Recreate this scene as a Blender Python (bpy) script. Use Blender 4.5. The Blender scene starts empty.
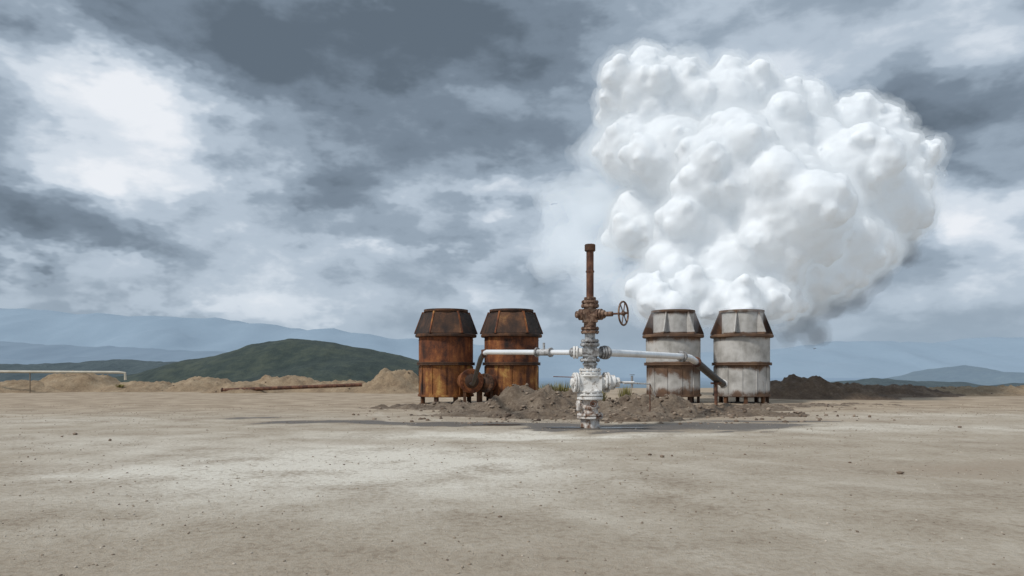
import bpy, bmesh, math, random
import numpy as np
from mathutils import Matrix, Vector, noise as mn
random.seed(7); rng=np.random.default_rng(7)
scene=bpy.context.scene
F=740.0; HZ=372.0; CH=1.6
def P(px,py,D): return Vector(((px-512)/F*D, D, CH+(HZ-py)/F*D))
# ---------------------------------------------------------------- camera
cam=bpy.data.cameras.new('camera'); co=bpy.data.objects.new('camera',cam)
scene.collection.objects.link(co); scene.camera=co
co.location=(0,0,CH); co.rotation_euler=(math.pi/2,0,0)
cam.sensor_width=36; cam.lens=36*F/1024; cam.shift_y=(HZ-288)/1024.0
cam.clip_start=0.1; cam.clip_end=60000
scene.view_settings.view_transform='Standard'
scene.view_settings.look='None'; scene.view_settings.exposure=0
# ---------------------------------------------------------------- node helper
class NT:
    def __init__(s,nt): s.nt=nt; s.nt.nodes.clear()
    def n(s,t,ins=None,**kw):
        nd=s.nt.nodes.new(t)
        for k,v in kw.items(): setattr(nd,k,v)
        for k,v in (ins or {}).items(): s.set(nd.inputs[k],v)
        return nd
    def set(s,sock,v):
        if isinstance(v,bpy.types.NodeSocket): s.nt.links.new(v,sock)
        else:
            if sock.type=='RGBA' and len(v)==3: v=(*v,1)
            sock.default_value=v
    def m(s,op,a,b=0.0,c=None,clamp=False):
        nd=s.nt.nodes.new('ShaderNodeMath'); nd.operation=op; nd.use_clamp=clamp
        s.set(nd.inputs[0],a)
        if len(nd.inputs)>1: s.set(nd.inputs[1],b)
        if c is not None: s.set(nd.inputs[2],c)
        return nd.outputs[0]
    def vm(s,op,a,b=(0,0,0),c=None,out=0):
        nd=s.nt.nodes.new('ShaderNodeVectorMath'); nd.operation=op
        s.set(nd.inputs[0],a)
        s.set(nd.inputs[1],b)
        if c is not None: s.set(nd.inputs[2],c)
        return nd.outputs[out]
    def noise(s,vec,scale,detail=6,rough=.55,dist=0.0,out='Fac'):
        return s.n('ShaderNodeTexNoise',{'Vector':vec,'Scale':scale,'Detail':detail,'Roughness':rough,'Distortion':dist}).outputs[out]
    def ramp(s,fac,stops,interp='LINEAR'):
        r=s.nt.nodes.new('ShaderNodeValToRGB'); cr=r.color_ramp; cr.interpolation=interp
        while len(cr.elements)<len(stops): cr.elements.new(.5)
        for e,(p,c) in zip(cr.elements,stops):
            e.position=p; e.color=(*c,1) if len(c)==3 else c
        s.set(r.inputs[0],fac); return r.outputs[0]
    def mix(s,f,a,b,mode='MIX'):
        nd=s.nt.nodes.new('ShaderNodeMix'); nd.data_type='RGBA'; nd.blend_type=mode
        s.set(nd.inputs[0],f); s.set(nd.inputs[6],a); s.set(nd.inputs[7],b); return nd.outputs[2]
    def mr(s,v,a,b,c=0.0,d=1.0,it='SMOOTHSTEP'):
        nd=s.nt.nodes.new('ShaderNodeMapRange'); nd.interpolation_type=it
        for k,x in zip((0,1,2,3,4),(v,a,b,c,d)): s.set(nd.inputs[k],x)
        return nd.outputs[0]
    def blobs(s,p,lst,start):
        acc=start
        for (c,r,a) in lst:
            q=s.vm('MULTIPLY_ADD',p,tuple(1/x if x else 0 for x in r),tuple(-y/x if x else 0 for x,y in zip(r,c)))
            L=s.vm('LENGTH',q,out=1)
            acc=s.m('ADD',acc,s.mr(L,0.0,1.0,a,0.0))
        return acc
def newmat(name):
    m=bpy.data.materials.new(name); m.use_nodes=True; return m,NT(m.node_tree)
def finish(t,col,rough=.9,bump=None,bs=.3,bd=.02,metal=0.0,**extra):
    ins={'Base Color':col,'Roughness':rough,'Metallic':metal}
    b=t.n('ShaderNodeBsdfPrincipled',ins)
    for k,v in extra.items(): t.set(b.inputs[k.replace('_',' ')],v)
    if bump is not None:
        bn=t.n('ShaderNodeBump',{'Strength':bs,'Distance':bd,'Height':bump})
        t.set(b.inputs['Normal'],bn.outputs[0])
    o=t.n('ShaderNodeOutputMaterial'); t.set(o.inputs[0],b.outputs[0])
# ---------------------------------------------------------------- world
sun_to=Vector((-0.60,-0.42,0.85)).normalized()
w=bpy.data.worlds.new('World'); scene.world=w; w.use_nodes=True
t=NT(w.node_tree)
sky=t.n('ShaderNodeTexSky',sky_type='NISHITA'); sky.sun_disc=False
sky.sun_elevation=math.asin(sun_to.z); sky.sun_rotation=math.atan2(sun_to.x,sun_to.y)
tc=t.n('ShaderNodeTexCoord'); d=t.vm('NORMALIZE',tc.outputs['Generated'])
sp=t.n('ShaderNodeSeparateXYZ',{0:d})
u=t.m('ARCTAN2',sp.outputs[0],sp.outputs[1]); v=t.m('ARCSINE',sp.outputs[2])
uv=t.n('ShaderNodeCombineXYZ',{0:u,1:v,2:0.0}).outputs[0]
ds=t.vm('MULTIPLY',d,(1,1,1.9))
wn=t.noise(ds,5.0,5,.60,out='Color')
wc=t.vm('SUBTRACT',wn,(.5,.5,.5))
uvw=t.vm('ADD',uv,t.vm('MULTIPLY',wc,(.36,.24,0)))
def B(px,py,wx,wy,a):
    uu=math.atan((px-512)/F); hy=math.hypot(1,(px-512)/F)
    vv=math.atan((HZ-py)/F/hy); return ((uu,vv,0),(wx/F,wy/F,0),a)
bl=[B(125,150,150,85,.34),B(205,190,110,60,.22),B(40,95,90,45,.22),B(25,215,140,50,-.48),
    B(90,8,200,50,-.32),B(340,62,310,85,-.52),B(490,40,200,75,-.32),B(310,172,180,42,-.32),
    B(480,150,170,45,-.24),B(310,212,200,28,-.30),B(420,245,160,22,-.22),B(485,205,130,24,.22),
    B(650,25,150,60,.06),B(960,20,130,50,.12),
    B(940,125,190,60,-.32),B(965,240,85,80,.38),
    B(200,268,420,26,.12),B(190,293,230,14,.18),B(500,298,120,16,.16),B(60,250,150,14,-.12)]
val=t.blobs(uvw,bl,.54)
n1=t.noise(t.vm('ADD',t.vm('MULTIPLY',d,(1,1,2.1)),t.vm('MULTIPLY',wc,(.08,.08,.08))),6.0,8,.53,.0)
low=t.mr(v,0.0,.14,.35,1.0)
val=t.m('ADD',val,t.m('MULTIPLY',t.m('MULTIPLY',t.m('SUBTRACT',n1,.5),1.3),low))
cc=t.ramp(val,[(0.0,(.12,.155,.195)),(.25,(.19,.24,.30)),(.45,(.31,.38,.46)),(.62,(.47,.55,.64)),(.80,(.68,.745,.82)),(1.0,(.86,.89,.935))],'EASE')
hz=t.mr(v,-.02,.10,1.0,0.0)
cc=t.mix(t.m('MULTIPLY',hz,.80),cc,(.29,.39,.50))
bg1=t.n('ShaderNodeBackground',{0:sky.outputs[0],1:.08})
bg2=t.n('ShaderNodeBackground',{0:cc,1:1.0})
mx=t.n('ShaderNodeMixShader',{0:.96,1:bg1.outputs[0],2:bg2.outputs[0]})
o=t.n('ShaderNodeOutputWorld'); t.set(o.inputs[0],mx.outputs[0])
# ---------------------------------------------------------------- sun
sl=bpy.data.lights.new('sun','SUN'); so=bpy.data.objects.new('sun',sl); scene.collection.objects.link(so)
sl.energy=2.6; sl.angle=math.radians(8); sl.color=(1,.965,.91)
so.rotation_euler=(-sun_to).to_track_quat('-Z','Y').to_euler(); so.location=(-20,-20,40)
# ---------------------------------------------------------------- mesh builder
class MB:
    def __init__(s): s.v=[]; s.f=[]
    def add(s,vs,fs,M=None):
        o=len(s.v)
        for p in vs: s.v.append(tuple(M@Vector(p)) if M is not None else tuple(p))
        s.f+= [tuple(o+i for i in f) for f in fs]; return s
    def lathe(s,prof,seg=40,M=None,cap=True):
        vs=[];fs=[];n=len(prof)
        for i in range(seg):
            a=2*math.pi*i/seg
            for r,z in prof: vs.append((r*math.cos(a),r*math.sin(a),z))
        for i in range(seg):
            j=(i+1)%seg
            for k in range(n-1): fs.append((i*n+k,j*n+k,j*n+k+1,i*n+k+1))
        if cap:
            fs.append(tuple(i*n for i in range(seg))[::-1]); fs.append(tuple(i*n+n-1 for i in range(seg)))
        return s.add(vs,fs,M)
    def cyl(s,r,z0,z1,seg=28,M=None,bev=None):
        b=bev if bev is not None else min(r,abs(z1-z0))*.12
        return s.lathe([(r-b,z0),(r,z0+b),(r,z1-b),(r-b,z1)],seg,M)
    def box(s,c,h,M=None):
        vs=[(c[0]+sx*h[0],c[1]+sy*h[1],c[2]+sz*h[2]) for sx in(-1,1) for sy in(-1,1) for sz in(-1,1)]
        return s.add(vs,[(0,1,3,2),(4,6,7,5),(0,4,5,1),(2,3,7,6),(0,2,6,4),(1,5,7,3)],M)
    def tube(s,pts,r,seg=16):
        pts=[Vector(p) for p in pts]; n=len(pts); vs=[];fs=[]
        rr=r if isinstance(r,(list,tuple)) else [r]*n
        up=None
        for i,p in enumerate(pts):
            tg=((pts[min(i+1,n-1)]-p).normalized()+(p-pts[max(i-1,0)]).normalized())
            tg.normalize()
            if up is None:
                up=Vector((0,0,1)) if abs(tg.z)<.9 else Vector((0,1,0))
            a=tg.cross(up).normalized(); b=a.cross(tg).normalized(); up=b
            for k in range(seg):
                q=2*math.pi*k/seg; vs.append(p+(a*math.cos(q)+b*math.sin(q))*rr[i])
        for i in range(n-1):
            for k in range(seg):
                l=(k+1)%seg; fs.append((i*seg+k,i*seg+l,(i+1)*seg+l,(i+1)*seg+k))
        fs.append(tuple(range(seg))[::-1]); fs.append(tuple((n-1)*seg+k for k in range(seg)))
        return s.add(vs,fs)
    def torus(s,R,r,M=None,seg=36,s2=10):
        vs=[];fs=[]
        for i in range(seg):
            a=2*math.pi*i/seg
            for k in range(s2):
                b=2*math.pi*k/s2; q=R+r*math.cos(b); vs.append((q*math.cos(a),q*math.sin(a),r*math.sin(b)))
        for i in range(seg):
            for k in range(s2):
                j=(i+1)%seg;l=(k+1)%s2; fs.append((i*s2+k,j*s2+k,j*s2+l,i*s2+l))
        return s.add(vs,fs,M)
    def flange(s,r,z0,z1,M=None,nb=12,br=None):
        s.cyl(r,z0,z1,32,M)
        br=br or r*.07
        for i in range(nb):
            a=2*math.pi*(i+.5)/nb
            T=Matrix.Translation((r*.84*math.cos(a),r*.84*math.sin(a),0))
            s.cyl(br,z0-br*1.1,z1+br*1.1,6,(M@T) if M is not None else T)
        return s
    def obj(s,name,mat,parent=None,loc=(0,0,0),smooth=True,ang=35):
        me=bpy.data.meshes.new(name); me.from_pydata(s.v,[],s.f); me.update()
        bm=bmesh.new(); bm.from_mesh(me); bmesh.ops.recalc_face_normals(bm,faces=bm.faces); bm.to_mesh(me); bm.free()
        if smooth:
            me.shade_smooth(); me.set_sharp_from_angle(angle=math.radians(ang))
        me.materials.append(mat)
        ob=bpy.data.objects.new(name,me); scene.collection.objects.link(ob); ob.location=loc
        if parent: ob.parent=parent
        return ob
def empty(name,loc,label,cat,group=None):
    e=bpy.data.objects.new(name,None); scene.collection.objects.link(e); e.location=loc
    e.empty_display_size=.3; tag(e,label,cat,group); return e
def tag(o,label,cat,group=None):
    o['label']=label; o['category']=cat
    if group: o['group']=group
def axis(loc,dirv):
    return Matrix.Translation(loc)@Vector(dirv).normalized().to_track_quat('Z','Y').to_matrix().to_4x4()
# ---------------------------------------------------------------- materials
def rustmat(name,stops,sc=1.0,rough=.85,streak=.5,bd=.012,lo=.36,hi=.64):
    m,t=newmat(name); tc=t.n('ShaderNodeTexCoord').outputs['Object']
    rnd=t.n('ShaderNodeObjectInfo').outputs['Random']
    tc=t.vm('ADD',tc,t.vm('MULTIPLY',t.n('ShaderNodeCombineXYZ',{0:rnd,1:rnd,2:rnd}).outputs[0],(19,7,11)))
    a=t.noise(t.vm('MULTIPLY',tc,(1.7*sc,1.7*sc,.42*sc)),1.5,6,.6)
    b=t.noise(tc,1.0*sc,9,.64,.4); f=t.noise(tc,22*sc,4,.7)
    k=t.m('ADD',t.m('MULTIPLY',a,streak),t.m('MULTIPLY',b,1-streak))
    k=t.m('ADD',k,t.m('MULTIPLY',t.m('SUBTRACT',f,.5),.2))
    c=t.ramp(t.mr(k,lo,hi,0,1,'LINEAR'),stops)
    finish(t,c,rough,t.m('ADD',f,b),.5,bd); return m
M_rust_body=rustmat('rusty_steel_shell',[(0,(.018,.009,.007)),(.28,(.070,.023,.011)),(.55,(.175,.054,.018)),(.8,(.28,.10,.030)),(1,(.44,.235,.075))],1.0,.85,.45)
M_rust_low=rustmat('ochre_rusty_steel',[(0,(.025,.012,.008)),(.28,(.11,.037,.014)),(.6,(.26,.098,.026)),(1,(.50,.30,.085))],1.1,.85,.45)
M_rust_dark=rustmat('dark_rust',[(0,(.018,.010,.008)),(.4,(.055,.026,.014)),(.75,(.13,.055,.023)),(1,(.24,.12,.045))],1.0,.8,.4)
M_rust_black=rustmat('blackened_rust',[(0,(.010,.007,.006)),(.5,(.025,.015,.011)),(1,(.08,.038,.021))],1.0,.8,.4)
M_rust_pipe=rustmat('brown_rust_pipe',[(0,(.03,.014,.010)),(.45,(.095,.038,.022)),(.8,(.19,.085,.045)),(1,(.28,.16,.095))],3,.8,.4)
def palemat(name,zb,rustiness=0.0,sc=1.0):
    m,t=newmat(name); tc=t.n('ShaderNodeTexCoord').outputs['Object']
    st=t.noise(t.vm('MULTIPLY',tc,(1.9*sc,1.9*sc,.4*sc)),1.4,6,.62)
    b=t.noise(tc,1.0*sc,8,.64); f=t.noise(tc,26*sc,4,.7)
    base=t.ramp(t.m('ADD',t.m('MULTIPLY',st,.25),t.m('MULTIPLY',b,.75)),[(.33,(.22,.21,.195)),(.43,(.36,.345,.32)),(.54,(.51,.495,.47)),(.75,(.67,.66,.63))])
    z=t.n('ShaderNodeSeparateXYZ',{0:tc}).outputs[2]
    acc=rustiness
    for (zz,dn,up,a) in zb:
        lo=t.mr(z,zz-dn,zz,0.0,a); hi=t.mr(z,zz,zz+up,1.0,0.0)
        acc=t.m('ADD',acc,t.m('MULTIPLY',lo,hi))
    k=t.m('ADD',t.m('ADD',t.m('ADD',t.m('MULTIPLY',st,.40),t.m('MULTIPLY',b,.60)),t.m('MULTIPLY',t.m('SUBTRACT',f,.5),.25)),acc)
    msk=t.mr(k,.57,.75)
    rc=t.ramp(b,[(.3,(.05,.03,.02)),(.55,(.13,.072,.042)),(.75,(.25,.155,.09))])
    finish(t,t.mix(msk,base,rc),.8,t.m('ADD',f,b),.35,.01); return m
M_pale=palemat('weathered_pale_paint',[(4.75,.30,.2,.24),(3.55,.45,.15,.26),(2.05,.6,.12,.26),(.35,.1,.5,.25)],0.005)
M_pale2=palemat('rust_stained_pale_paint',[(4.75,.4,.2,.28),(3.55,.6,.15,.29),(2.05,1.2,.12,.34),(.35,.1,.7,.27)],.03)
def saltmat(name,cols,sc=6,rough=.7,bd=.012,metal=0):
    m,t=newmat(name); tc=t.n('ShaderNodeTexCoord').outputs['Object']
    a=t.noise(tc,sc,8,.65,.5); f=t.noise(tc,sc*7,5,.7)
    k=t.m('ADD',a,t.m('MULTIPLY',t.m('SUBTRACT',f,.5),.3))
    finish(t,t.ramp(k,cols),rough,t.m('ADD',a,f),.7,bd,metal); return m
M_salt=saltmat('salt_crusted_steel',[(.30,(.08,.055,.04)),(.39,(.36,.31,.26)),(.46,(.72,.70,.67)),(.7,(.90,.89,.87))],5,.6,.015)
M_saltr=saltmat('rust_stained_salt_crust',[(.30,(.05,.025,.015)),(.42,(.22,.12,.075)),(.50,(.52,.46,.41)),(.64,(.80,.78,.75))],5,.7,.02)
M_grey=saltmat('grey_painted_steel',[(.3,(.05,.038,.032)),(.42,(.20,.185,.175)),(.55,(.42,.42,.42)),(.75,(.62,.62,.62))],7,.5,.01,.2)
M_alu=saltmat('aluminium_pipe_cladding',[(.25,(.64,.65,.66)),(.5,(.84,.85,.86)),(.75,(.90,.91,.92))],2,.30,.002,.3)
M_valve=saltmat('rusty_valve_steel',[(.3,(.025,.014,.010)),(.45,(.10,.05,.03)),(.58,(.24,.15,.10)),(.75,(.40,.33,.28))],8,.75,.008)
M_black=saltmat('black_pipe',[(.3,(.012,.011,.011)),(.55,(.03,.027,.025)),(.8,(.10,.07,.05))],4,.5,.004)
# ---------------------------------------------------------------- ground
xs=np.unique(np.concatenate([np.arange(-26,26.01,.4),9000*np.sinh(7*np.linspace(-1,1,121))/math.sinh(7)]))
ys=np.concatenate([np.arange(-40,0,3.0),np.arange(0,40,.3),np.arange(40,100,1.0),np.geomspace(100,12000,60)])
def edge(x): return 74+5*mn.noise(Vector((x*.02,3,0)))
def gz(x,y):
    z=.045*mn.noise(Vector((x*.25,y*.25,0)))*(1 if y>3 else 0)
    e=edge(x); tt=min(max((y-e)/70,0),1); tt=tt*tt*(3-2*tt)
    z-=48*tt
    if y>150: z+=6*mn.fractal(Vector((x*.004,y*.004,1)),1,2,4)*min(1,(y-150)/300)
    return z
g=MB(); nx=len(xs)
cols=[]
def sm(k): k=min(max(k,0),1); return k*k*(3-2*k)
def bsum(x,y,L):
    return sum(a*sm(1-math.hypot((x-cx)/sx,(y-cy)/sy)) for cx,cy,sx,sy,a in L)
PALE=[(-3.0,12.8,7.0,6.2,1.45),(-9,17,6,3.5,.6),(1.0,11.5,5,4,.45),(11,21,8,2.2,.8),(-1,18.9,6,1.5,1.0),(2.4,18.6,4.5,1.1,1.2),(-16,24,8,3,.5),(16,27,8,3,.45)]
WET=[(2.3,21.4,4.0,1.5,2.2),(-1.2,22.2,4.6,1.5,2.1),(-5.0,23.4,4.2,1.3,1.6),(5.6,22.2,3.8,1.3,1.6),(9,24.0,3.6,1.1,1.1),(.5,20.2,1.8,.5,1.1),(4.2,20.0,1.8,.45,1.1),(-8,25.5,2.5,.8,.7)]
BRN=[(-10,12.0,7,2.0,.6),(-4,16.4,5,.9,.7),(8,12.5,6,2.2,.6),(14,16,6,2,.6),(0,5,9,2.4,.4),(-15,17,5,2,.6),(6,25.5,14,3,.7)]
for y in ys:
    for x in xs:
        g.v.append((x,y,gz(x,y)))
        if 0<y<45 and abs(x)<30:
            wx_=x+2.2*mn.fractal(Vector((x*.22,y*.3,5)),.8,2.1,6)+.6*mn.noise(Vector((x*1.2,y*1.5,7)))
            wy_=y+1.1*mn.fractal(Vector((x*.22,y*.3,15)),.8,2.1,6)+.55*mn.noise(Vector((x*1.2,y*1.5,17)))
            cols.append((bsum(wx_,wy_,PALE),bsum(wx_,wy_,WET),bsum(wx_,wy_,BRN),1))
        else: cols.append((0,0,0,1))
for j in range(len(ys)-1):
    for i in range(nx-1):
        a=j*nx+i; g.f.append((a,a+1,a+nx+1,a+nx))
m,t=newmat('dry_dirt_ground')
pos=t.n('ShaderNodeNewGeometry').outputs['Position']
att=t.n('ShaderNodeAttribute',attribute_name='stain'); asp=t.n('ShaderNodeSeparateXYZ',{0:att.outputs['Vector']})
pale,wet,brn=asp.outputs[0],asp.outputs[1],asp.outputs[2]
med=t.noise(pos,.7,6,.62); fine=t.noise(pos,10,6,.78)
Y=t.n('ShaderNodeSeparateXYZ',{0:pos}).outputs[1]
base=t.ramp(t.m('ADD',t.m('MULTIPLY',med,.45),t.m('MULTIPLY',fine,.55)),[(.37,(.26,.203,.145)),(.46,(.375,.312,.236)),(.54,(.45,.388,.305)),(.66,(.58,.52,.43))])
base=t.mix(t.m('MULTIPLY',t.mr(Y,22.0,36.0),.7),base,t.ramp(med,[(.38,(.25,.18,.115)),(.62,(.42,.32,.22))]))
base=t.mix(t.m('MULTIPLY',brn,t.mr(med,.36,.58),clamp=True),base,(.31,.228,.158))
tk=None
for (cx,cy,R,wd) in [(-30,-6,34.0,.16),(-30,-6,35.7,.16),(26,34,30.0,.15),(26,34,31.6,.15),(34,-20,38,.17)]:
    L=t.vm('LENGTH',t.vm('SUBTRACT',t.vm('MULTIPLY',pos,(1,1,0)),(cx,cy,0)),out=1)
    k=t.mr(t.m('ABSOLUTE',t.m('SUBTRACT',L,R)),wd*.4,wd*1.8,1.0,0.0)
    tk=k if tk is None else t.m('MAXIMUM',tk,k)
tkm=t.m('MULTIPLY',tk,t.mr(t.m('ADD',t.m('MULTIPLY',med,.5),t.m('MULTIPLY',fine,.5)),.42,.58,.0,.45))
base=t.mix(tkm,base,(.56,.50,.41))
pk=t.m('MULTIPLY',pale,t.mr(t.m('ADD',t.m('MULTIPLY',med,.5),t.m('MULTIPLY',fine,.5)),.37,.60,.15,1.0))
base=t.mix(t.m('MINIMUM',pk,.92),base,t.ramp(fine,[(.35,(.62,.565,.47)),(.65,(.79,.75,.665))]))
wm=t.mr(t.m('MULTIPLY',wet,t.mr(t.m('ADD',t.m('MULTIPLY',fine,.5),t.m('MULTIPLY',med,.5)),.38,.60,.3,1.4)),.10,.55)
base=t.mix(t.m('MULTIPLY',wm,.88),base,(.085,.070,.058))
base=t.mix(t.m('MULTIPLY',t.mr(fine,.56,.68),.5),base,(.22,.175,.13))
base=t.mix(t.mr(Y,80,110),base,t.ramp(t.mr(Y,80,5000,0,1,'LINEAR'),[(0,(.05,.07,.045)),(.1,(.08,.11,.11)),(.4,(.14,.20,.25)),(1,(.21,.29,.38))]))  # valley floor turns blue with distance: haze put into the base colour
grit=t.noise(pos,35,3,.75)
hgt=t.m('ADD',t.m('MULTIPLY',fine,.7),t.m('MULTIPLY',grit,.3))
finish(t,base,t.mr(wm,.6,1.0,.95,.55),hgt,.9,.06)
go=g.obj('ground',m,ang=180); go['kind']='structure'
ca=go.data.color_attributes.new('stain','FLOAT_COLOR','POINT'); ca.data.foreach_set('color',np.array(cols,dtype=np.float32).ravel())
# ---------------------------------------------------------------- hills
def ridge(name,pts,D,depth,base,mat,amp=1.0,nrow=24,ncol=260,fr=.01,seed=0):
    b=MB(); pxs=[p[0] for p in pts]; pys=[p[1] for p in pts]
    X0=pxs[0];X1=pxs[-1]
    for j in range(nrow+1):
        s=-1+2*j/nrow
        for i in range(ncol+1):
            px=X0+(X1-X0)*i/ncol; py=float(np.interp(px,pxs,pys))
            x=(px-512)/F*D; h=CH+(HZ-py)/F*D
            y=D+s*depth
            n=mn.fractal(Vector((x*fr+seed,y*fr,seed)),1,2.1,6)
            n2=mn.fractal(Vector((x*fr*3+seed,y*fr*1.5,seed+5)),1,2.1,5)
            sh=(1-abs(s)**1.25)
            sh=max(0,sh+.22*n*(1-sh)*4*sh*1.2)
            z=base+(h-base)*sh+amp*n2*(.25+sh*.5)
            b.v.append((x,y,z))
    for j in range(nrow):
        for i in range(ncol):
            a=j*(ncol+1)+i; b.f.append((a,a+1,a+ncol+2,a+ncol+1))
    o=b.obj(name,mat,ang=180); o['kind']='structure'; return o
def hillmat(name,c1,c2,c3,s,bd):
    m,t=newmat(name); pos=t.n('ShaderNodeNewGeometry').outputs['Position']
    a=t.noise(pos,s,7,.65); f=t.noise(pos,s*8,5,.7)
    k=t.m('ADD',t.m('MULTIPLY',a,.6),t.m('MULTIPLY',f,.4))
    finish(t,t.ramp(k,[(.35,c1),(.5,c2),(.65,c3)]),1.0,k,1.0,bd); return m
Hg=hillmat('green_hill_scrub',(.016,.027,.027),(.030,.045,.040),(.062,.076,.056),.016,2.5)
Hs=hillmat('hazed_hill_scrub',(.045,.067,.078),(.06,.085,.095),(.08,.108,.115),.02,4.0)  # distance haze mixed into the scrub colour
Hb=hillmat('hazy_blue_green_hill',(.13,.18,.23),(.145,.198,.245),(.165,.22,.26),.006,6.0)  # this and the next two: aerial haze put into the base colour
Hd=hillmat('haze_blue_mountain',(.175,.24,.31),(.185,.25,.32),(.195,.26,.33),.0012,3.0)
Hd2=hillmat('pale_haze_mountain',(.235,.315,.395),(.245,.325,.405),(.255,.335,.415),.0012,2.0)
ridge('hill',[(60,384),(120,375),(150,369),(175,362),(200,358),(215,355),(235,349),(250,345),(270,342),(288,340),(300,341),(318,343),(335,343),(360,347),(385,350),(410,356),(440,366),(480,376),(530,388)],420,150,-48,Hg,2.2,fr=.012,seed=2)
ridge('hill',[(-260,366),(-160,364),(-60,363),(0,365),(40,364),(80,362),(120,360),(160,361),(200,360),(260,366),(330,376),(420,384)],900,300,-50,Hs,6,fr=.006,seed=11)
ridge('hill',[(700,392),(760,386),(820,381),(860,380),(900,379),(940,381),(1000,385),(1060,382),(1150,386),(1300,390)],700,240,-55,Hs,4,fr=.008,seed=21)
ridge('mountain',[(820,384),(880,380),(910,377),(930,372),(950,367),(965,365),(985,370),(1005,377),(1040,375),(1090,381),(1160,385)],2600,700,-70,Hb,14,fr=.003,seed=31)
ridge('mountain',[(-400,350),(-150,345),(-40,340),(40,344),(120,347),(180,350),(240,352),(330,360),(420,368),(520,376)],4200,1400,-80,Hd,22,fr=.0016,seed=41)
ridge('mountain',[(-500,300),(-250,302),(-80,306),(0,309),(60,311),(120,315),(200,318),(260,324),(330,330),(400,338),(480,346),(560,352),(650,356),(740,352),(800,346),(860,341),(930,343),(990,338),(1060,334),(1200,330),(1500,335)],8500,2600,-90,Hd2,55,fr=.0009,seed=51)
# ---------------------------------------------------------------- mounds
def dirtmat(name,c1,c2,c3):
    m,t=newmat(name); pos=t.n('ShaderNodeNewGeometry').outputs['Position']
    a=t.noise(pos,.9,7,.65); f=t.noise(pos,8,7,.72)
    k=t.m('ADD',t.m('MULTIPLY',a,.5),t.m('MULTIPLY',f,.5))
    finish(t,t.ramp(k,[(.36,c1),(.5,c2),(.64,c3)]),1.0,f,.9,.12); return m
D_tan=dirtmat('tan_dirt',(.17,.115,.07),(.29,.21,.13),(.40,.31,.21))
D_brown=dirtmat('dark_brown_dirt',(.075,.05,.036),(.145,.10,.068),(.24,.175,.12))
D_rub=dirtmat('rubble_dirt',(.095,.066,.046),(.18,.135,.096),(.30,.24,.18))
mounds=[]
def mound(px,hw,py,D,dr,mat,label,grp,rough=.35,seed=0):
    cx=(px-512)/F*D; rx=hw/F*D; h=CH+(HZ-py)/F*D; ry=dr
    def hf(x,y):
        q=math.hypot((x-cx)/rx,(y-D)/ry)
        q+=.16*mn.noise(Vector((x*.6/max(rx/2,1),y*.5,seed*3.1)))
        k=max(0,1-q); k=min(1,k*1.25); k=k*k*(3-2*k)
        n=mn.fractal(Vector((x*1.1,y*1.1,seed)),.8,2.1,5)
        n2=mn.fractal(Vector((x*3.5,y*3.5,seed+9)),.6,2.1,3)
        return h*k*(1+rough*n*.6)+((.10*n+.04*n2)*min(1,k*6))-.06
    b=MB(); N=80;Mr=44
    for j in range(Mr+1):
        for i in range(N+1):
            x=cx+rx*1.25*(-1+2*i/N); y=D+ry*1.25*(-1+2*j/Mr); b.v.append((x-cx,y-D,hf(x,y)))
    for j in range(Mr):
        for i in range(N):
            a=j*(N+1)+i; b.f.append((a,a+1,a+N+2,a+N+1))
    o=b.obj('dirt_mound',mat,loc=(cx,D,0),ang=180); tag(o,label,'dirt mound',grp); mounds.append(hf); return o
ge='dirt mounds along the edge of the plateau'; gr='rubble heaps around the wellhead and tanks'
for i,(px,hw,py,D,dr) in enumerate([(78,62,374,63,5),(20,60,381,60,4),(145,58,382,62,4),(205,55,378,64,5),(288,60,377,63,5),(340,60,381,61,4),(396,46,371,60,5),(450,60,380,62,4),(-50,60,377,62,5),(245,50,383,58,3)]):
    mound(px,hw,py,D,dr,D_tan,'low tan dirt mound at the edge of the dirt lot',ge,seed=i)
for i,(px,hw,py,D,dr) in enumerate([(800,62,379,46,4),(838,60,384,46,4),(770,50,383,47,3),(890,80,386,50,4),(950,80,387,52,4),(1010,80,387,53,4),(1080,60,387,53,4)]):
    mound(px,hw,py,D,dr,D_brown if i<4 else D_tan,'dark brown dirt mound beside the pale tanks' if i<4 else 'low brown dirt ridge at the edge of the lot',ge,seed=20+i,rough=.5)
for i,(px,hw,py,D,dr) in enumerate([(533,80,391,30,2.6),(575,55,395,31,2.2),(640,70,397,29,2.4),(672,60,400,27.5,1.8),(610,55,402,30,1.8),(480,80,403,31,2.2),(745,70,404,31,1.8),(430,80,404,33,2.2),(700,65,405,29,1.8),(555,90,410,26.5,1.4),(800,85,404,35,2.5),(490,105,411,27.5,1.5),(710,120,409,27.5,1.6),(640,60,414,24.5,1.2),(870,80,404,37,2.5)]):
    mound(px,hw,py,D,dr,D_rub,'heap of dark rubble and dirt beside the wellhead',gr,seed=40+i,rough=.8)
bm=bmesh.new(); bmesh.ops.create_icosphere(bm,subdivisions=1,radius=1)
IV=np.array([v.co[:] for v in bm.verts]); IF=np.array([[v.index for v in f.verts] for f in bm.faces]); bm.free()
bm=bmesh.new(); bmesh.ops.create_icosphere(bm,subdivisions=3,radius=1)
SV=np.array([v.co[:] for v in bm.verts]); SF=np.array([[v.index for v in f.verts] for f in bm.faces]); bm.free()
bm=bmesh.new(); bmesh.ops.create_icosphere(bm,subdivisions=2,radius=1)
TV=np.array([v.co[:] for v in bm.verts]); TF=np.array([[v.index for v in f.verts] for f in bm.faces]); bm.free()
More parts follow.
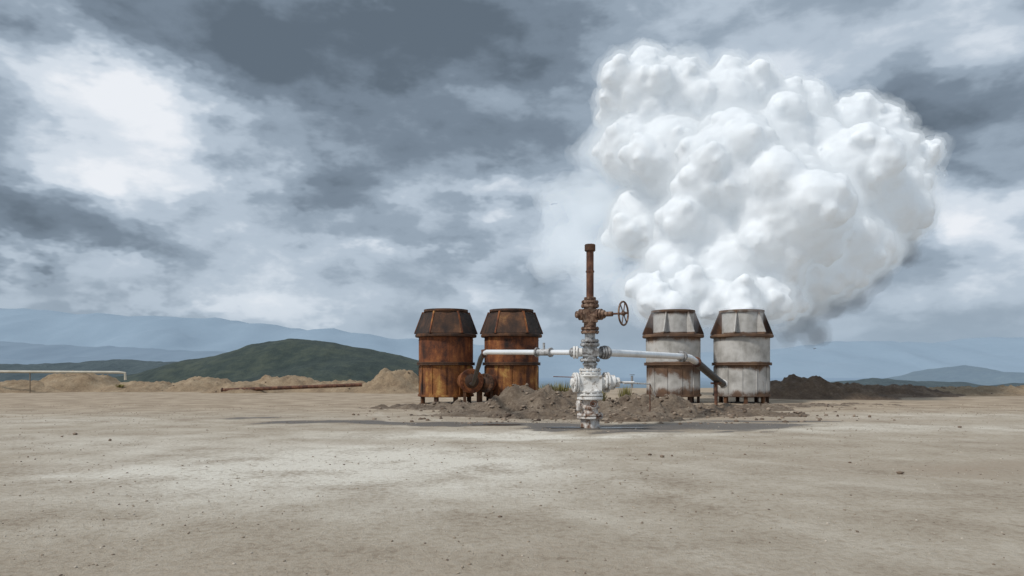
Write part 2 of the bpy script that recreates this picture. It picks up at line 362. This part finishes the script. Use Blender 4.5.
def npmesh(name,V,Fc,mat,smooth=True):
    me=bpy.data.meshes.new(name)
    me.vertices.add(len(V)); me.vertices.foreach_set('co',V.astype(np.float32).ravel())
    me.loops.add(Fc.size); me.loops.foreach_set('vertex_index',Fc.astype(np.int32).ravel())
    me.polygons.add(len(Fc)); me.polygons.foreach_set('loop_start',np.arange(0,Fc.size,3,dtype=np.int32))
    me.update(calc_edges=True); me.validate()
    if smooth: me.shade_smooth()
    me.materials.append(mat); o=bpy.data.objects.new(name,me); scene.collection.objects.link(o); return o
def rocks(name,P_,R_,mat):
    Vs=[];Fs=[]
    for k,(p,r) in enumerate(zip(P_,R_)):
        sc=rng.uniform(.6,1.2,3)*r; sc[2]*=.7
        V=IV*(1+rng.uniform(-.25,.25,(len(IV),1)))*sc
        a=rng.uniform(0,6.28); c,s=math.cos(a),math.sin(a)
        V=V@np.array([[c,s,0],[-s,c,0],[0,0,1]])+np.array(p)
        Vs.append(V); Fs.append(IF+k*len(IV))
    return npmesh(name,np.vstack(Vs),np.vstack(Fs),mat,False)
def stonemat(name,a,b,c):
    m,t=newmat(name); pos=t.n('ShaderNodeNewGeometry').outputs['Position']
    k=t.noise(pos,3,4,.6); rs=t.n('ShaderNodeNewGeometry').outputs['Random Per Island']
    finish(t,t.ramp(t.m('ADD',t.m('MULTIPLY',k,.5),t.m('MULTIPLY',rs,.5)),[(.25,a),(.5,b),(.75,c)]),.95,t.noise(pos,25,4,.6),.5,.03); return m
M_stone=stonemat('rubble_stone',(.09,.062,.045),(.18,.13,.092),(.33,.26,.20))
M_gravel=stonemat('pale_gravel',(.16,.12,.09),(.33,.27,.20),(.55,.49,.41))
def hz_all(x,y): return max([0.0]+[f(x,y) for f in mounds])
Pr=[];Rr=[]
for _ in range(6500):
    px=random.gauss(610,125); D=random.uniform(22.5,37)
    if px<350 or px>900: continue
    x=(px-512)/F*D; z=hz_all(x,D)
    if z<.02 and random.random()<.75: continue
    if mn.noise(Vector((x*.7,D*.5,3)))<-.05 and random.random()<.7: continue
    r=.018+.085*random.random()**3.5
    Pr.append((x,D,z+r*.15)); Rr.append(r)
for _ in range(900):
    px=random.uniform(0,1024); D=random.uniform(46,66); x=(px-512)/F*D; z=hz_all(x,D)
    if z<.05: continue
    r=.03+.09*random.random()**2; Pr.append((x,D,z)); Rr.append(r)
o=rocks('rubble',Pr,Rr,M_stone); o['kind']='stuff'; o['label']='loose rubble stones over the dirt heaps'; o['category']='rubble'
Pr=[];Rr=[]
for _ in range(7500):
    D=3.2+33*random.random()**1.3; x=(random.uniform(-.78,.78))*D
    if mn.noise(Vector((x*.3,D*.3,9)))<-.02 and random.random()<.8: continue
    r=.003+.013*random.random()**3+ (D/2100); Pr.append((x,D,gz(x,D)+r*.2)); Rr.append(r)
o=rocks('gravel',Pr,Rr,M_gravel); o['kind']='stuff'; o['label']='fine loose gravel scattered on the dirt lot'; o['category']='gravel'
for (px,py,s) in [(500,517,5),(900,473,7),(75,435,5),(110,441,4),(62,437,3),(650,456,5),(662,458,5),(672,457,3),(696,512,3),(28,457,3),(745,455,3),(820,420,4),(960,428,4),(330,465,2),(850,462,3)]:
    D=CH*F/(py-HZ); r=s/F*D*.5
    o=rocks('stone',[(0,0,0)],[r],M_stone); o.location=((px-512)/F*D,D,gz((px-512)/F*D,D)+r*.35)
    tag(o,'small loose stone lying on the pale dirt','stone','loose stones on the dirt lot')
# ---------------------------------------------------------------- tanks
def tank(px,D,kind,label,rot=0.0,s=1.0):
    x=(px-512)/F*D
    rusty=kind=='rust'
    mb=M_rust_body if rusty else (M_pale if kind=='pale' else M_pale2)
    ml=M_rust_low if rusty else mb
    e=empty('silencer_tank',(x,D,0),label,'tank','steam silencer tanks on the well pad')
    e.rotation_euler=(0,0,rot); e.scale=(s,s,1)
    b=MB(); b.lathe([(1.36,.34),(1.36,1.93)],64,cap=True)
    nr=12
    for i in range(nr):
        a=2*math.pi*i/nr; R=Matrix.Rotation(a,4,'Z'); b.box((1.36,0,1.14),(.035,.014,.76),R)
    b.lathe([(1.34,.36),(1.44,.36),(1.44,.46),(1.34,.46)],64,cap=False)
    b.obj('lower_shell',ml,e)
    b=MB(); b.flange(1.49,1.94,2.01,nb=36,br=.025); b.flange(1.49,2.02,2.09,nb=36,br=.025); b.obj('flange',M_rust_dark if rusty else M_pale2,e)
    b=MB(); b.lathe([(1.39,2.09),(1.39,3.36)],64)
    for i in range(3):
        a=2*math.pi*(i+.3)/3; R=Matrix.Rotation(a,4,'Z'); b.box((1.386,0,2.72),(.014,.012,.62),R)
    for i in range(48):
        a=2*math.pi*i/48; b.cyl(.016,-.02,.012,6,axis((1.39*math.cos(a),1.39*math.sin(a),3.22),(math.cos(a),math.sin(a),0)))
    b.obj('upper_shell',mb,e)
    b=MB(); b.lathe([(1.36,3.37),(1.54,3.37),(1.57,3.40),(1.57,3.50),(1.52,3.53),(1.0,3.54)],64,cap=False); b.obj('rim',M_rust_dark if rusty else M_pale2,e)
    b=MB(); b.lathe([(1.06,3.50),(1.06,4.66),(1.13,4.67),(1.13,4.78),(1.02,4.78),(1.02,3.55)],48,cap=False)
    b.obj('outlet_stack',M_rust_dark if rusty else mb,e)
    n_=6
    if rusty:
        for i in range(n_):
            a0=2*math.pi*(i+.03)/n_; a1=2*math.pi*(i+.97)/n_; b=MB(); Ro,Rt=1.60,1.20
            q=[(Ro*math.cos(a0),Ro*math.sin(a0),3.55),(Ro*math.cos(a1),Ro*math.sin(a1),3.55),(Rt*math.cos(a1),Rt*math.sin(a1),4.60),(Rt*math.cos(a0),Rt*math.sin(a0),4.60)]
            q2=[(x_*.975,y_*.975,z_-.01) for x_,y_,z_ in q]
            b.add(q+q2,[(0,1,2,3),(7,6,5,4),(0,4,5,1),(1,5,6,2),(2,6,7,3),(3,7,4,0)])
            b.obj('hood_panel',M_rust_dark if i%3==1 else M_rust_black,e,smooth=False)
    for i in range(n_):
        a=2*math.pi*i/n_-(0 if rusty else rot); R=Matrix.Rotation(a,4,'Z'); g_=MB()
        th=(.03 if i%3 else .14) if not rusty else .04; ro=1.62 if rusty else 1.57; rt=1.22 if rusty else 1.14
        pr=[(1.05,3.54),(ro,3.54),(ro,3.60),(rt,4.66),(1.05,4.66)]
        vs=[(r,-th,z) for r,z in pr]+[(r,th,z) for r,z in pr]
        g_.add(vs,[(0,1,2,3,4),(9,8,7,6,5)]+[(k,k+5,(k+1)%5+5,(k+1)%5) for k in range(5)],R)
        g_.obj('gusset',M_rust_body if rusty else (M_pale2 if i%3 else M_rust_dark),e,smooth=False)
    for i in range(8):
        a=2*math.pi*(i+.5)/8; R=Matrix.Rotation(a,4,'Z'); b=MB()
        b.box((1.28,0,.17),(.07,.09,.185),R); b.box((1.28,0,-.01),(.13,.13,.02),R)
        b.obj('leg',M_rust_dark,e,smooth=False)
    return e
tank(446,38.0,'rust','rusty orange steel silencer tank with dark top standing on short legs',.09)
tank(511.5,38.0,'rust','rusty orange steel silencer tank partly behind a rubble heap',0.0)
tank(673,38.5,'pale2','rust-stained pale steel silencer tank venting steam behind the rubble',.1,1.0)
tank(741.5,38.5,'pale','weathered pale grey silencer tank venting steam beside brown mound',.25,1.01)
def inlet(px,py,D,R,label,mat,mat2,dirx):
    p=P(px,py,D); e=empty('inlet_drum',p,label,'pipe fitting','inlet drums feeding the silencer tanks')
    A=axis((0,0,0),(dirx,-1,0))
    b=MB(); b.cyl(R*.8,-1.1,.0,32,A); b.obj('drum_body',mat,e)
    b=MB(); b.flange(R,.0,.07,A,16); b.flange(R,.08,.15,A,16); b.obj('flange',mat2,e)
    b=MB(); b.lathe([(R*.02,.26),(R*.35,.24),(R*.6,.15)],24,A); b.obj('end_cap',M_rust_dark,e)
    b=MB(); hz_=p.z/2; b.box((-R*.55,.35,-hz_),(.07,.07,hz_)); b.box((R*.55,.35,-hz_),(.07,.07,hz_)); b.box((0,.35,-R*.8),(R*.7,.09,.06)); b.obj('support_frame',M_rust_dark,e,smooth=False)
inlet(471,381,36.2,.60,'rusty flanged inlet drum beside the rusty tank',M_rust_low,M_rust_body,.35)
inlet(486,383,36.6,.48,'rusty flanged inlet drum between the rusty tanks',M_rust_body,M_rust_dark,-.5)
# ---------------------------------------------------------------- wellhead
DW=21.0; S=DW/F; wx=(590-512)/F*DW
W=empty('wellhead',(wx,DW,0),'geothermal wellhead valve tree crusted with white salt, rusty vent on top','wellhead')
def H(py): return (428-py)*S
def seg_(name,items,mat,par=W):
    b=MB()
    for it in items:
        if it[0]=='c': b.cyl(it[3]*S,H(it[1]),H(it[2]),32)
        if it[0]=='f': b.flange(it[3]*S,H(it[1]),H(it[2]),nb=10)
        if it[0]=='b': b.box((0,0,(H(it[1])+H(it[2]))/2),(it[3]*S,it[4]*S,abs(H(it[1])-H(it[2]))/2))
    return b.obj(name,mat,par)
seg_('casing_head',[('c',430,416,9.5),('f',418,415.8,13),('f',415.2,413,13),('c',413,398,8),('c',408,405.5,9.5)],M_saltr)
b=MB(); A=axis((0,0,H(405)),(-1,-.2,0)); b.flange(.15,.32,.38,A,8); b.cyl(.085,0,.34,20,A)
b.obj('side_outlet',M_saltr,W)
seg_('flange',[('f',399,396.3,13),('f',395.7,393,13)],M_salt)
gv=seg_('gate_valve',[('c',393,372,8.5),('b',390,375,11,8.5),('f',392,390,12),('f',376,374.2,12)],M_salt)
A=axis((0,0,H(382)),(-1,-.15,0))
b=MB(); b.cyl(.21,.0,.46,28,A); b.flange(.28,.36,.41,A,10); b.flange(.28,.43,.48,A,10); b.cyl(.11,.48,.56,16,A); b.obj('bonnet',M_salt,gv)
A=axis((0,0,H(382)),(1,.15,0))
b=MB(); b.cyl(.21,.0,.46,28,A); b.flange(.29,.40,.46,A,10); b.flange(.29,.48,.54,A,10); b.cyl(.21,.54,.72,24,A); b.cyl(.14,.72,.86,20,A); b.obj('bonnet',M_salt,gv)
b=MB(); b.cyl(.03,.8,1.3,12,A); b.obj('valve_stem',M_salt,gv)
seg_('flange',[('f',373.5,371.3,11),('f',370.7,368.5,11)],M_salt)
seg_('spool',[('c',369,360,6.3),('c',365,362.5,7.4)],M_grey)
cr=seg_('cross_fitting',[('f',361,358.6,10),('c',359,345,7.2),('b',356,348,8.2,7.2),('f',345.5,343,9.8)],M_grey)
L0=Vector((-.0,0,H(352)))
for sd,dv in((-1,(-1,.12,0)),(1,(1,.35,0))):
    A=axis(L0,dv); b=MB(); b.cyl(.12,.1,.48,28,A); b.flange(.18,.34,.39,A,10); b.flange(.18,.42,.47,A,10); b.obj('side_flange',M_grey if sd>0 else M_salt,cr)
seg_('spool',[('c',343,331,5.2),('f',341.8,339.4,9)],M_grey)
uv_=seg_('gate_valve',[('f',333,330.5,9),('f',329.5,327,9),('c',327,306,6.2),('b',322,309,7.2,6.2)],M_valve)
Z=H(314.5)
A=axis((0,0,Z),(-1,-.3,0)); b=MB(); b.cyl(.12,0,.34,24,A); b.flange(.16,.22,.26,A,8); b.flange(.16,.28,.32,A,8); b.cyl(.10,.33,.43,20,A); b.obj('bonnet',M_valve,uv_)
A=axis((0,0,Z),(1,-.62,0)); b=MB(); b.cyl(.12,0,.46,24,A); b.flange(.16,.24,.29,A,8); b.flange(.16,.32,.37,A,8); b.cyl(.07,.4,.70,16,A); b.obj('bonnet',M_valve,uv_)
b=MB(); b.cyl(.028,.6,1.14,12,A); b.obj('valve_stem',M_rust_pipe,uv_)
A2=A@Matrix.Translation((0,0,1.02)); b=MB(); b.torus(.325,.027,A2); b.cyl(.06,-.05,.05,16,A2)
for k in range(6):
    R=A2@Matrix.Rotation(k*math.pi/3+.2,4,'Z'); b.tube([R@Vector((.04,0,0)),R@Vector((.325,0,0))],.016,8)
b.obj('handwheel',M_valve,uv_)
seg_('flange',[('f',307,304,9),('f',303,300.5,8.5),('c',300,297,6)],M_valve)
seg_('vent_pipe',[('c',298,249,3.7),('c',272,270.5,4.3)],M_rust_pipe)
seg_('pipe_collar',[('c',251,244,5.4)],M_rust_dark)
b=MB(); b.cyl(.012,0,.75,8,axis((-.3,-.1,H(377)),(-1,.1,.03))); b.obj('small_bleed_pipe',M_rust_pipe,W)
b=MB(); b.cyl(.045,0,.2,12,axis((.05,-.2,H(403)),(0,-1,0))); b.torus(.08,.014,axis((.05,-.42,H(403)),(0,-1,0)),20,6); b.cyl(.012,0,.25,8,axis((.05,-.2,H(403)),(0,-1,0))); b.obj('small_bleed_valve',M_rust_pipe,W)
def pipe_thing(label,pts,r,segs,flr):
    o=pts[0]; e=empty('steam_pipe',o,label,'pipe','steam pipes running from the wellhead to the tanks')
    for nm,i0,i1,mat,rr in segs:
        b=MB(); q=[Vector(p)-o for p in pts[i0:i1+1]]; b.tube(q,rr,20); b.obj(nm,mat,e)
    for (i,dv,mat) in flr:
        b=MB(); A=axis(Vector(pts[i])-o,dv); b.flange(r*1.8,-.06,-.005,A,10); b.flange(r*1.8,.005,.06,A,10); b.obj('flange',mat,e)
    return e
c0=Vector((wx,DW,H(352)))
a1=c0+Vector((-1,.12,0)).normalized()*.47; a2=P(487,352,23.2); a3=P(484,353.5,23.5); a4=P(481,358,24.2); a5=P(473,384,34.6); a6=P(471,384,35.9)
e=pipe_thing('pale clad steam pipe sloping down to the rusty inlet drum',[a1,a2,a3,a4,a5,a6],.075,[('pipe_run',0,2,M_alu,.074),('descending_pipe',2,5,M_black,.085)],[(0,(a2-a1),M_grey),(2,(-1,.1,-.2),M_rust_pipe)])
b=MB(); q=a1.lerp(a2,.32)-a1; b.cyl(.10,-.25,.25,20,axis(q,a2-a1)); b.flange(.14,-.28,-.22,axis(q,a2-a1),8); b.flange(.14,.22,.28,axis(q,a2-a1),8); b.cyl(.035,0,.28,12,Matrix.Translation(q)); b.obj('inline_valve',M_grey,e)
b1=c0+Vector((1,.35,0)).normalized()*.47; b2=P(682,356.5,26.6); b3=P(690,358,27.3); b4=P(696,362,28.0); b5=P(716,379,31.6); b6=P(723,384,33.0)
e=pipe_thing('silver steam pipe with black elbow dropping toward the pale tanks',[b1,b2,b3,b4,b5,b6],.11,[('pipe_run',0,1,M_alu,.108),('elbow',1,3,M_alu,.125),('descending_pipe',3,5,M_black,.155)],[(0,(b2-b1),M_grey),(1,(b2-b1),M_grey),(3,(b4-b3),M_rust_pipe),(5,(b6-b5),M_salt)])
b=MB(); q=b5-b1; b.cyl(.07,-b1.z,q.z-.05,14,Matrix.Translation((q.x,q.y,0))); b.box((q.x,q.y,q.z-.18),(.2,.12,.04)); b.obj('support_post',M_rust_pipe,e)
p0=Vector((wx+1.0,DW+.3,H(383))); p1=P(632,383,22.5); p2=P(650,384,26); p3=P(655,396,27)
e=empty('drain_pipe',p0,'thin rusty drain pipe with small valve beside the wellhead','pipe')
b=MB(); b.tube([p-p0 for p in (p0,p1,p2,p3)],.028,10); b.obj('pipe_run',M_salt,e)
b=MB(); b.cyl(.035,-.15,.22,14,Matrix.Translation(p1-p0)); b.torus(.07,.010,Matrix.Translation(p1-p0+Vector((0,0,.25))),20,6); b.obj('small_valve',M_grey,e)
b=MB(); q=p2-p0; b.cyl(.02,-p0.z,q.z,10,Matrix.Translation((q.x,q.y,0))); b.obj('support_post',M_rust_pipe,e)
# ---------------------------------------------------------------- boundary pipe, loose pipe
q0=P(-120,371,57); q1=P(118,372.3,57); q2=P(125,373,57.1); q3=P(125.5,380,57.1); 
e=empty('boundary_pipe',(q1.x,q1.y,0),'long white pipe raised on short posts at the lot edge','pipe')
m,t=newmat('cream_paint'); pos=t.n('ShaderNodeTexCoord').outputs['Object']
finish(t,t.ramp(t.noise(pos,1.2,5,.6),[(.3,(.40,.36,.28)),(.7,(.60,.56,.47))]),.6); M_cream=m
m,t=newmat('dull_cream_paint'); pos=t.n('ShaderNodeTexCoord').outputs['Object']
finish(t,t.ramp(t.noise(pos,1.2,5,.6),[(.3,(.16,.12,.08)),(.7,(.28,.22,.16))]),.7); M_cream2=m
b=MB(); of=Vector((q1.x,q1.y,0)); b.tube([p-of for p in(q0,q1,q2,q3)],.10,14); b.obj('pipe_run',M_cream,e)
for px in (-60,30):
    p=P(px,372,57)-of; b=MB(); b.cyl(.04,-.05,p.z,10,Matrix.Translation((p.x,p.y,0))); b.obj('support_post',M_cream2,e)
b=MB(); r0=P(222,387,56); r1=P(362,382,57); r0.z=.22; r1.z=.62; b.tube([(0,0,0),r1-r0],.14,14); b.tube([(-.02,0,0),(.06,0,0)],.19,14)
o=b.obj('loose_pipe',M_rust_pipe,loc=r0); tag(o,'long brown rusty pipe lying along the dirt mounds','pipe')
# ---------------------------------------------------------------- puddles
m,t=newmat('shallow_dark_water'); pos=t.n('ShaderNodeNewGeometry').outputs['Position']
finish(t,(.035,.030,.026),.22,t.noise(pos,6,4,.5),.15,.01); M_w=m
def puddle(x,y,rx,ry,sd):
    b=MB(); N=90; vs=[(0,0,0)]
    for i in range(N):
        a=2*math.pi*i/N; rr=1+.75*mn.noise(Vector((math.cos(a)*1.8,math.sin(a)*1.8,sd)))+.45*mn.noise(Vector((math.cos(a)*6,math.sin(a)*6,sd)))
        vs.append((rx*rr*math.cos(a),ry*rr*math.sin(a),0))
    b.add(vs,[(0,1+i,1+(i+1)%N) for i in range(N)])
    o=b.obj('puddle',M_w,loc=(x,y,gz(x,y)+.018)); tag(o,'shallow dark puddle on the wet dirt around the wellhead','puddle','puddles around the wellhead')
puddle(wx-.75,DW-.1,.6,.24,4); puddle(wx+.85,DW-.15,.7,.24,9); puddle(wx-2.6,DW+1.0,.7,.2,14)
# ---------------------------------------------------------------- tufts
m,t=newmat('yellow_green_leaves'); rs=t.n('ShaderNodeNewGeometry').outputs['Random Per Island']
finish(t,t.ramp(rs,[(0,(.12,.11,.03)),(.5,(.26,.23,.07)),(1,(.40,.34,.14))]),.8); M_leaf=m
def shrub(px,py,D,r,n):
    p=P(px,py,D); zb=max(0,hz_all(p.x,p.y)); b=MB()
    for _ in range(n):
        a=random.uniform(0,6.28); rr=r*random.random()**.6; base=Vector((rr*math.cos(a)*.6,rr*math.sin(a)*.5,0))
        tip=base+Vector((math.cos(a)*rr*.9,math.sin(a)*rr*.7,(max(p.z-zb,.1)+r*.5)*random.uniform(.3,1)))
        w_=Vector((-math.sin(a),math.cos(a),0))*.016
        md=base.lerp(tip,.6)+Vector((0,0,.06)); b.add([base-w_,base+w_,md+w_,md-w_,tip],[(0,1,2,3),(3,2,4)])
    o=b.obj('grass_tuft',M_leaf,loc=(p.x,p.y,zb-.02),smooth=False); tag(o,'yellow-green dry grass tuft behind the rubble','grass tuft','dry grass tufts on the rubble')
for a in [(548,386,32,.4,300),(560,384,32.5,.45,320),(572,388,32,.35,240),(600,390,32,.3,180),(626,387,32,.3,200),(120,389,60,.4,100)]: shrub(*a)
# ---------------------------------------------------------------- steam
def steam_geo(sph,nch,ngr,seed,core=.95,far=.80,lo=.16,hi=.5):
    r2=np.random.default_rng(seed); Vs=[];Fs=[];off=0
    def add(c,r,V,Fc):
        nonlocal off
        Vs.append(V*r+np.array(c)); Fs.append(Fc+off); off+=len(V)
    def rd():
        q=r2.normal(size=3); return q/np.linalg.norm(q)
    for (px,py,rp,D) in sph:
        c=np.array(P(px,py,D)); R=rp/F*D; add(c,R*core,SV,SF)
        for _ in range(nch):
            q=rd(); r=R*(lo+(hi-lo)*r2.random()**1.3); cc_=c+q*(R*far); add(cc_,r,SV,SF)
            for _ in range(ngr):
                q2=rd()+q*.9; q2/=np.linalg.norm(q2); add(cc_+q2*r*.8,r*r2.uniform(.25,.5),TV,TF)
    return np.vstack(Vs),np.vstack(Fs)
core=[(640,92,34,48),(682,98,38,48),(725,105,40,47.5),(765,108,32,48),(805,115,28,48.5),(632,150,36,48),(672,160,46,46.5),(722,172,50,43.5),(775,150,46,46.5),(815,148,34,46),(845,172,44,45),(893,155,26,48),(925,155,16,48),(878,205,42,46.5),
      (790,215,56,41.5),(838,242,40,44.5),(765,258,40,42.5),(640,220,34,48),(698,235,46,44),(672,265,30,43),(862,245,36,46),(775,284,28,42.5),(812,280,28,44.5),(840,268,26,46),(730,270,34,42),
      (655,300,21,39.6),(690,292,24,40.5),(715,300,24,40.5),(741,302,22,39.6),(768,302,20,40.5),(741,312,18,38.7),(673,311,18,38.7),(646,288,18,40.5),(850,125,26,49),(885,130,20,49),(616,108,18,49),(905,190,22,48),(905,222,18,47),(788,303,16,42)]
V,Fc=steam_geo(core,14,6,3,far=.78,lo=.26,hi=.56)
def steam_obj(name,mat,V,Fc,vox,inflate,disp,parent=None):
    o=npmesh(name,V,Fc,mat)
    md=o.modifiers.new('merge','REMESH'); md.mode='VOXEL'; md.voxel_size=vox; md.use_smooth_shade=True
    for k,(sz,amp) in enumerate(disp):
        tx=bpy.data.textures.new('billow','CLOUDS'); tx.noise_scale=sz; tx.noise_depth=3
        dm=o.modifiers.new('billow','DISPLACE'); dm.texture=tx; dm.strength=amp; dm.mid_level=.5-(inflate/amp if k==0 else 0); dm.texture_coords='LOCAL'
    if parent: o.parent=parent
    return o
m,t=newmat('dense_white_steam')
df=t.n('ShaderNodeBsdfDiffuse',{0:(.92,.94,.96,1)})
em=t.n('ShaderNodeEmission',{'Color':(.76,.88,1.0),'Strength':.04})  # faint glow added in place of light scattered inside the steam
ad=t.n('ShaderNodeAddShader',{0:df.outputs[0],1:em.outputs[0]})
o_=t.n('ShaderNodeOutputMaterial'); t.set(o_.inputs[0],ad.outputs[0])
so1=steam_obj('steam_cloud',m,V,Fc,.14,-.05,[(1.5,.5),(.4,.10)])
tag(so1,'billowing white steam cloud rising from the pale tanks','steam')
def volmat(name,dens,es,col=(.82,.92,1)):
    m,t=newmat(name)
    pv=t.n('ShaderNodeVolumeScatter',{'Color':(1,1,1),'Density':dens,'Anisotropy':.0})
    em=t.n('ShaderNodeEmission',{'Color':col,'Strength':es*dens})  # added glow brightens the veil, standing in for multiple scattering
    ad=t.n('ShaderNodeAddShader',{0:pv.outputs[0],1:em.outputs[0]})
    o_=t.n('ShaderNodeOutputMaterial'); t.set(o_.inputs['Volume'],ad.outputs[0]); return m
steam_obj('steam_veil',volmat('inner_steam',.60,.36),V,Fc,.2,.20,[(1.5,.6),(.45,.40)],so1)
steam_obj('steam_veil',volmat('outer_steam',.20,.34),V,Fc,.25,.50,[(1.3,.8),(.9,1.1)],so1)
halo=[(a,b2_,r*1.15+4,D) for a,b2_,r,D in core]+[(935,175,20,49),(905,235,24,48),(610,130,24,49)]
V2,F2=steam_geo(halo,8,3,5,core=.8,far=.7)
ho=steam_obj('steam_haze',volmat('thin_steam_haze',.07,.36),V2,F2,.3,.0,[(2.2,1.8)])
tag(ho,'thin translucent steam drifting around the dense cloud','steam')
for nm,lst,dn,es,sd in (('a',[(600,150,34,50),(590,205,44,50),(570,245,42,50),(600,265,34,48),(620,290,24,44),(555,200,24,51),(548,265,24,50),(640,295,18,41)],.15,.48,11),('b',[(818,300,28,45),(800,322,24,45),(846,292,28,46),(872,272,26,46),(785,337,17,43),(815,337,18,45),(900,250,24,47),(760,318,20,41)],.27,.02,12)):  # set b has almost no added glow, so the plume's underside looks shaded
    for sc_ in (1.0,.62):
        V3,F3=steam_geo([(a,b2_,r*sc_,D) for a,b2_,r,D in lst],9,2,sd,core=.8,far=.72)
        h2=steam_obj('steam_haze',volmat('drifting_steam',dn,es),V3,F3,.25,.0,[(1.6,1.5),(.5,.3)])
        tag(h2,'pale translucent steam veil drifting beside the cloud' if nm=='a' else 'grey shaded steam hanging below the cloud','steam')
